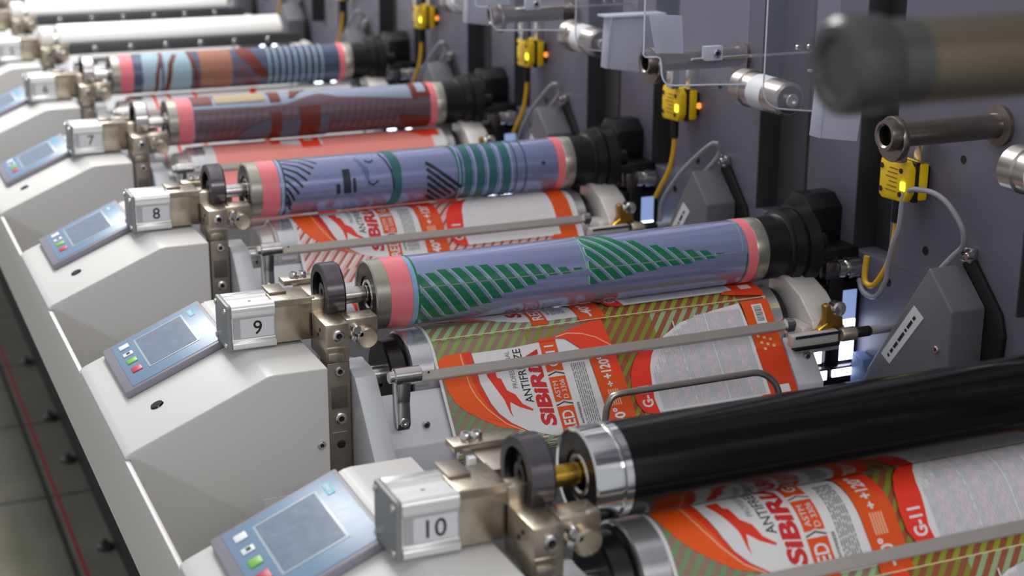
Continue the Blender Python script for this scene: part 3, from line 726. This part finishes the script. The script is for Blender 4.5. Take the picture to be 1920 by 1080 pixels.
    a = MB(); a.prism([p1, p2, p3, p4], 'x', 694.6, 695.0, paper)
    dx = ((p4[0]-p1[0]), (p4[1]-p1[1])); mid = ((p1[0]+p2[0])/2, (p1[1]+p2[1])/2); q = (p2[0]-p1[0], p2[1]-p1[1])
    for t0, t1 in ((.1, .16), (.19, .33), (.36, .4), (.43, .6), (.63, .74), (.77, .84), (.88, .92)):
        o0 = (mid[0] + dx[0]*t0, mid[1] + dx[1]*t0); o1 = (mid[0] + dx[0]*t1, mid[1] + dx[1]*t1)
        a.prism([(o0[0]-q[0]*.1, o0[1]-q[1]*.1), (o0[0]+q[0]*.1, o0[1]+q[1]*.1), (o1[0]+q[0]*.1, o1[1]+q[1]*.1), (o1[0]-q[0]*.1, o1[1]-q[1]*.1)], 'x', 694.4, 694.6, ink)
    t.part('sticker', a, label='white sticker with a line of black print')
    t.part('screw', MB().screw((695, -223, -62), 4.2, 'x', -1))
    a = MB()
    if n >= 9: a.tube([(730, -32, -42), (722, -52, -50), (716, -84, -46), (716, -100, -22), (714, -104, -5), (712, -112, 20), (714, -119, 45), (714, -122, 78), (716, -132, 88), (716, -146, 91), (718, -170, 92), (720, -192, 84), (722, -212, 66), (726, -213, 50), (730, -205, 40), (728, -196, 30), (722, -178, 6)], 3.0, greyc)
    else: a.tube([(714, -83, -80), (713, -84, -58), (714, -92, -40), (715, -112, -18), (715, -139, 7), (716, -180, 38), (718, -213, 59), (728, -214, 52), (732, -206, 44), (728, -196, 28), (720, -176, 6)], 3.0, greyc)
    t.part('cable', a)
    a = MB(); a.box(736, 745, -214, -196, 24, 40, steel, 1.5); a.cyl(728, 738, 4, (-215, 34), 'x', steel, 14, 1); t.part('cable_clip', a)

for n in UNITS: unit(n)

# ------------------------------------------------------------------ guards and pipes above the cylinders
def guards(n):
    off = P * (9 - n); T = tag_n(n)
    if n != 10:
        t = Thing('splash_guard', 'clear acrylic splash guard, level with ' + T, 'guard', (690, 60, 150), off, 'clear acrylic guards')
        a = MB(); a.prism([(646, 330), (646, 172), (650, 158), (660, 150), (672, 146), (722, 140), (744, 140), (744, 330)], 'y', 58, 62, acryl, .8)
        pn = t.part('pane', a); t.part('edge', MB().tube([(646, 60, 330), (646, 60, 200), (646, 60, 172), (650, 60, 158), (660, 60, 150), (672, 60, 146), (722, 60, 140), (744, 60, 139)], 1.0, rim, 8), pn)
        a = MB(); a.prism([(505, 340), (505, 212), (527, 210), (530, 188), (534, 180), (542, 177), (640, 172), (640, 340)], 'y', 88, 92, acryl, .8); pn = t.part('pane', a); t.part('edge', MB().tube([(505, 90, 338), (505, 90, 230), (505, 90, 214), (512, 90, 211), (526, 90, 209), (529, 90, 190), (534, 90, 181), (544, 90, 177), (600, 90, 174.5), (640, 90, 172)], 1.1, rim, 8), pn)
        a = MB(); a.box(560, 744, 76, 80, 206, 209, steel, .5); a.box(574, 596, 70, 80, 206, 222, frost, .5); a.screw((588, 70, 214), 5); a.screw((700, 76, 214), 3.4); a.screw((716, 76, 214), 3.4); t.part('shelf', a)
        a = MB(); a.prism([(524, 214), (560, 212), (556, 255), (514, 258)], 'y', 96, 98, frost, .4); t.part('stiffener', a)
    t = Thing('guard_bracket', 'frosted folded guard bracket, level with ' + T, 'bracket', (640, -95, 145), off, 'frosted guard brackets')
    a = MB(); a.prism([(-81, 146), (-100, 146), (-108, 214), (-88, 214)], 'x', 616, 619, frost, .5); a.prism([(619, 146), (664, 139), (672, 214), (619, 214)], 'y', -101, -98, frost, .5); a.box(610, 700, -108, -80, 214, 217, frost, .5); t.part('sheet', a)
    t = Thing('air_cylinder', 'stubby steel air cylinder, level with ' + T, 'air cylinder', (705, 130, 150), off, 'steel air cylinders')
    a = MB(); a.lathe([(92, 12), (92, 18), (95, 21), (176, 21), (178, 23), (196, 23)], (704, 149), 'y', mat('satin_steel', '#b4aca6', .3, .9), 40); a.lathe([(91.8, 17), (91.8, .01)], (704, 149), 'y', graphite if n != 10 else boxd, 40, False); t.part('body', a)
    a = MB(); a.lathe([(128, 21.2), (160, 21.2)], (704, 149), 'y', paper, 40, False); t.part('sticker', a, label='white wrap-round sticker')
    if n != 10: t.part('bolt', MB().lathe([(92, 8.5), (87, 8.5), (86, 7.5), (86, 4), (89, 4), (89, .01)], (704, 149), 'y', steel, 24, False))
    t = Thing('guide_tube', 'open-ended guide tube on the wall, level with ' + T, 'guide tube', (680, -230, 160), off, 'open guide tubes')
    a = MB(); a.lathe([(604, 10), (602, 12), (602, 15), (606, 16), (612, 16), (613, 13), (738, 13), (740, 21), (745, 21)], (-230, 174), 'x', copper, 40, False); a.lathe([(602, 12), (606, 11), (640, 11), (640, .01)], (-230, 174), 'x', boxd, 32, False); a.lathe([(616, 22), (618, 23), (622, 23), (624, 22)], (-222, 168), 'x', copper, 40); t.part('tube', a)
    a = MB(); a.box(700, 712, -128, -112, 117, 146, steel, 2); a.box(726, 740, -132, -118, 117, 150, steel, 2); t.part('sensor_hanger', a)
    a = MB()
    for (y, z, r) in ((-178, 128, 4.5), (-128, 16, 5), (-67, -37, 5), (60, 40, 3.5)): a.lathe([(745.2, r), (744.6, r), (744.6, .01)], (y, z), 'x', boxd, 16, False)
    return a
holes = MB()
for n in UNITS:
    a = guards(n)
    for f in a.f: pass
    k = len(holes.v); holes.mi(boxd)
    holes.v += [(x, y + P*(9-n), z) for x, y, z in a.v]; holes.f += [[i + k for i in f] for f in a.f]; holes.m += [0]*len(a.f)

# ------------------------------------------------------------------ wall with pockets, bodies, floor
Y0, Y1 = -1700., 5200.
a = MB(); a.box(779, 800, Y0, Y1, -FZ, 1300, wallm); a.box(745, 780, Y0, Y1, -FZ, -16, wallm)
pockb = mat('pocket_back_shade', '#4c4c50', .5)  # wall paint darkened by the shade at the back of the pockets
for n in range(12, -1, -1):
    o = P * (9 - n)
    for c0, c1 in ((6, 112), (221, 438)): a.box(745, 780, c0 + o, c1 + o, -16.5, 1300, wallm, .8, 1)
    a.box(776, 780, 438 + o, 506 + o, -16, 1300, walld); a.box(776, 779.5, 112 + o, 221 + o, -16, 1300, pockb); a.box(745.4, 779, 219.4 + o, 221.4 + o, -15.8, 1300, walld); a.box(745.4, 779, 4.4 + o, 6.4 + o, -15.8, 1300, walld)  # dark backs and jamb liners carry the shade inside the pockets
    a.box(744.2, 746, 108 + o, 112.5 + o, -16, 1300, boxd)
holes_o = holes
single('wall_right', a, '', '', 0, (745, 0, -FZ), kind='structure')
single('trim_1', holes, '', '', 0, (745, 0, -FZ), kind='structure')
a = MB(); a.prism([(-127, -198), (-127, -104), (-122, -104), (-122, -198)], 'y', -1400, 5000, paint, .8); a.box(-127, -112, -1400, 5000, -202, -198, paint, .8); single('console_skirt', a, 'long off-white side panel joining the console housings along the aisle', 'side panel', 0, (-120, 1500, -202))
a = MB(); a.box(-60, 744, -1400, 5000, -345, -332, under); a.box(90, 744, -1400, 5000, -FZ, -360, under); a.box(90, 744, -1400, 5000, -333, -331, under); single('underframe', a, 'dark machine underframe standing on the floor below the consoles', 'machine body', 0, (400, 1500, -FZ))
for yk in (2269, 1983, 1500, 2700, 1000):
    single('levelling_foot', MB().lathe([(-FZ, 17), (-FZ + 8, 17), (-FZ + 12, 10), (-FZ + 12, 5), (-FZ + 20, 5)], (70, yk), 'z', graphite, 20), 'round dark levelling foot standing on the floor under the console', 'levelling foot', 0, (70, yk, -FZ), 'levelling feet')

fm = bpy.data.materials.new('tiled_floor'); fm.use_nodes = True; nt = fm.node_tree; b = nt.nodes['Principled BSDF']
tc = nt.nodes.new('ShaderNodeTexCoord'); br = nt.nodes.new('ShaderNodeTexBrick'); nz = nt.nodes.new('ShaderNodeTexNoise')
br.offset = 0; br.inputs['Scale'].default_value = 1; br.inputs['Brick Width'].default_value = .6; br.inputs['Row Height'].default_value = .45; br.inputs['Mortar Size'].default_value = .006
br.inputs['Color1'].default_value = lin('#a09d8c'); br.inputs['Color2'].default_value = lin('#969384'); br.inputs['Mortar'].default_value = lin('#4a4a46')
nt.links.new(tc.outputs['Object'], br.inputs[0]); nz.inputs['Scale'].default_value = 5; nt.links.new(tc.outputs['Object'], nz.inputs[0])
mx = nt.nodes.new('ShaderNodeMix'); mx.data_type = 'RGBA'; mx.blend_type = 'MULTIPLY'; mx.inputs[0].default_value = .5
nt.links.new(br.outputs[0], mx.inputs[6]); nt.links.new(nz.outputs['Fac'], mx.inputs[7]); nt.links.new(mx.outputs[2], b.inputs['Base Color']); b.inputs['Roughness'].default_value = .45
a = MB(); a.box(-3000, 800, -3000, 9000, -FZ - 20, -FZ, fm)
single('floor', a, '', '', 0, (0, 0, -FZ), kind='structure')
a = MB(); a.box(14, 22, -1000, 6000, -FZ, -FZ + .6, mat('faded_red_tape', '#b0454a', .6, vary=.2)); single('floor_tape', a, 'thin faded red tape line running along the floor beside the press', 'floor tape', 0, (18, 1500, -FZ))

# ------------------------------------------------------------------ U-shaped handle and overhead roller
a = MB(); pts = [(334, -168, -130), (335, -169, -100), (337, -170, -88), (342, -170, -81), (352, -170, -79)] + [(370 + i*30, -170, -79) for i in range(5)] + [(505, -170, -79), (515, -171, -81), (524, -172, -87), (532, -174, -98), (540, -176, -130)]
a.tube(pts, 3.6, mat('satin_steel', '#b4aca6', .3, .9), 14, 4)
single('grab_handle', a, 'U-shaped round steel handle across the web between box 9 and box 10 rollers', 'handle', 0, (430, -170, -130))
t = Thing('overhead_roller', 'large brown coated roller close to the camera in the top right corner', 'roller', (400, -900, 350))
a = MB(); a.lathe([(112, 18), (114, 20), (745, 20)], (-900, 371), 'x', brownr, 64, False); t.part('tube', a)
a = MB(); a.lathe([(74, .01), (74, 12), (71, 14), (71, 19.5), (74, 22.3), (92, 22.8), (95, 22), (97, 20), (113, 20.3)], (-900, 371), 'x', capd, 64, False); t.part('end_cap', a, label='dark rounded end cap')
